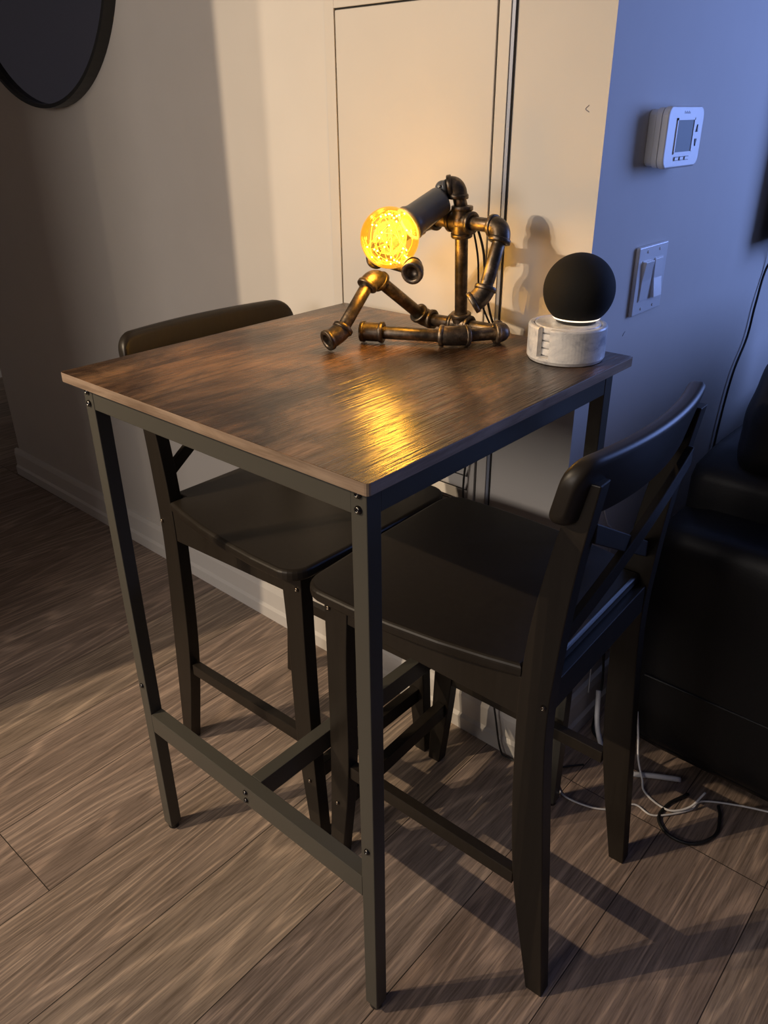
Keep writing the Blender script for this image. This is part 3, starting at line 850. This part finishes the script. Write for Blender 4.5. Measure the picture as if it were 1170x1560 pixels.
# ------------------------------------------------------------------ dark wall screen + cord
scn = thing('wall_screen', 'dark screen mounted on blue-lit wall, cut off by right photo edge', 'screen', (XB, 2.04, 1.32))
obj('wall_mount', box((0, -.15, -.1), (.03, .15, .1)), M['plastic_black'], scn)
obj('screen_body', box((.028, -.60, -.335), (.062, .60, .335)), M['dark_back'], scn, bevel=.004)
obj('screen_glass', box((.0622, -.59, -.325), (.0635, .59, .325)), simple('screen_glass', (.004, .004, .005), .08), scn)
def cable(name, pts, r, mat, label, cat='cable', n=8, group=None):
    bm = bmesh.new(); add_sweep(bm, catmull(pts, n), r, 8)
    return tag(obj(name, bm, M[mat], smooth=True), label, cat, group)
cable('hanging_cord', [(XB + .05, 1.56, .985), (XB + .008, 1.535, .93), (XB + .006, 1.50, .84), (XB + .006, 1.485, .76), (XB + .006, 1.43, .68), (XB + .006, 1.40, .55), (XB + .006, 1.38, .35), (XB + .012, 1.30, .13), (XB + .026, 1.2, .06)], .0028, 'cable_black', 'black cord hanging down blue-lit wall from the dark screen')
cable('wall_wire', [(XB + .003, .79, .60), (XB + .003, .804, .553), (XB + .003, .83, .51), (XB + .003, .852, .48), (XB + .003, .86, .36), (XB + .004, .84, .22), (XB + .016, .82, .09)], .0016, 'cable_white', 'thin white wire running down blue-lit wall behind right stool')
cable('baseboard_cord', [(XB + .006, .90, .40), (XB + .008, .885, .22), (XB + .024, .87, .09), (XB + .030, .84, .02), (XB + .05, .80, .005), (.60, .775, .0045)], .0028, 'cable_black', 'black cord dropping to the floor between right stool and blue-lit wall')
z = .0035
cable('floor_cable', [(.548, .62, z), (.579, .597, z), (.63, .603, z), (.668, .625, z), (.70, .668, z + .001), (.742, .668, z), (.79, .727, z), (.80, .765, z), (.86, .80, .006), (.93, .815, .02)], .0020, 'cable_white', 'thin pale cable lying along floor from table leg to sofa')
cable('charger_cable', [(.64, .768, .145), (.651, .765, .09), (.663, .755, .04), (.685, .735, .012), (.70, .715, z), (.735, .700, z), (.765, .700, z + .003), (.79, .728, .012), (.803, .765, .030)], .0022, 'cable_white', 'white charging cable looping up against the sofa side')
cable('extension_cord', [(XB + .035, .83, .10), (XB + .055, .80, .035), (.58, .765, .006), (.61, .735, .007), (.65, .735, .007), (.70, .765, .007), (.745, .79, .007)], .0058, 'cable_white', 'thick white flat cord curving on floor below sofa')
cable('black_cord_loop', [(.772, .765, .004), (.752, .715, .0035), (.752, .667, .0035), (.785, .642, .0035), (.828, .652, .0035), (.852, .70, .0035), (.842, .75, .0035), (.83, .775, .004)], .0034, 'cable_black', 'black cord lying in an open loop on floor by sofa')

# ------------------------------------------------------------------ ceiling track spots (outside the frame)
def aim(o, target):
    o.rotation_euler = (V(target) - o.location).to_track_quat('-Z', 'Y').to_euler()
def spot(name, loc, target, power, size=1.5, blend=.8, radius=.025, col=(1.0, .775, .53)):
    l = bpy.data.lights.new(name, 'SPOT'); l.energy = power; l.color = col; l.spot_size = size; l.spot_blend = blend; l.shadow_soft_size = radius
    o = bpy.data.objects.new(name, l); C.objects.link(o); o.location = loc; aim(o, target); return o
SP = [((-1.02, -1.90, 2.33), (-.36, .38, .70), 190), ((-1.165, -1.90, 2.33), (-.30, .38, .72), 108), ((-.40, -1.9, 2.33), (-.6, .5, .9), 11)]
for i, (p, tg, e) in enumerate(SP):
    spot('track_spot_light', p, tg, e, size=1.16, blend=1.0, radius=.014)
bm = box((-1.5, -1.92, 2.45), (-.2, -1.88, 2.50)); tag(obj('ceiling_track', bm, M['white_plastic']), 'white ceiling track with spot heads behind the viewer', 'track')
# added soft fill behind the camera, no real fixture stands there
def area(name, loc, target, power, sx, sy, col):
    l = bpy.data.lights.new(name, 'AREA'); l.shape = 'RECTANGLE'; l.size = sx; l.size_y = sy; l.energy = power; l.color = col
    o = bpy.data.objects.new(name, l); C.objects.link(o); o.location = loc; aim(o, target); return o
area('fill_light', (.0, -3.3, 1.8), (-.6, .5, .9), 40, 1.4, .8, (1.0, .89, .80))
area('window_daylight', (WM, 3.17, (WZ0 + WZ1) / 2), (WM - 1.5, 0, (WZ0 + WZ1) / 2 - .4), 70, WX1 - WX0 - .1, WZ1 - WZ0 - .1, (.25, .385, .95))
# light of the LED string inside the bulb
l = bpy.data.lights.new('bulb_light', 'POINT'); l.energy = 2.3; l.color = (1.0, .60, .14); l.shadow_soft_size = .030
o = bpy.data.objects.new('bulb_light', l); C.objects.link(o); o.location = BC

w = bpy.data.worlds.new('dusk'); sc.world = w; w.use_nodes = True
w.node_tree.nodes['Background'].inputs[0].default_value = (.12, .17, .40, 1); w.node_tree.nodes['Background'].inputs[1].default_value = .6

# ------------------------------------------------------------------ camera
cd = bpy.data.cameras.new('camera'); cam = bpy.data.objects.new('camera', cd); C.objects.link(cam)
cam.location = (1.07846, -.52041, 1.25396); cam.rotation_euler = (1.10015, .00802, .71698)
cd.sensor_fit = 'VERTICAL'; cd.sensor_height = 36; cd.lens = 1194.26 / 1560 * 36; cd.clip_start = .01
sc.camera = cam
sc.view_settings.view_transform = 'Standard'; sc.view_settings.look = 'None'
sc.view_settings.gamma = 1; sc.view_settings.exposure = 0; sc.view_settings.use_curve_mapping = False
sc.cycles.use_denoising = True; sc.cycles.max_bounces = 8; sc.cycles.sample_clamp_indirect = 4
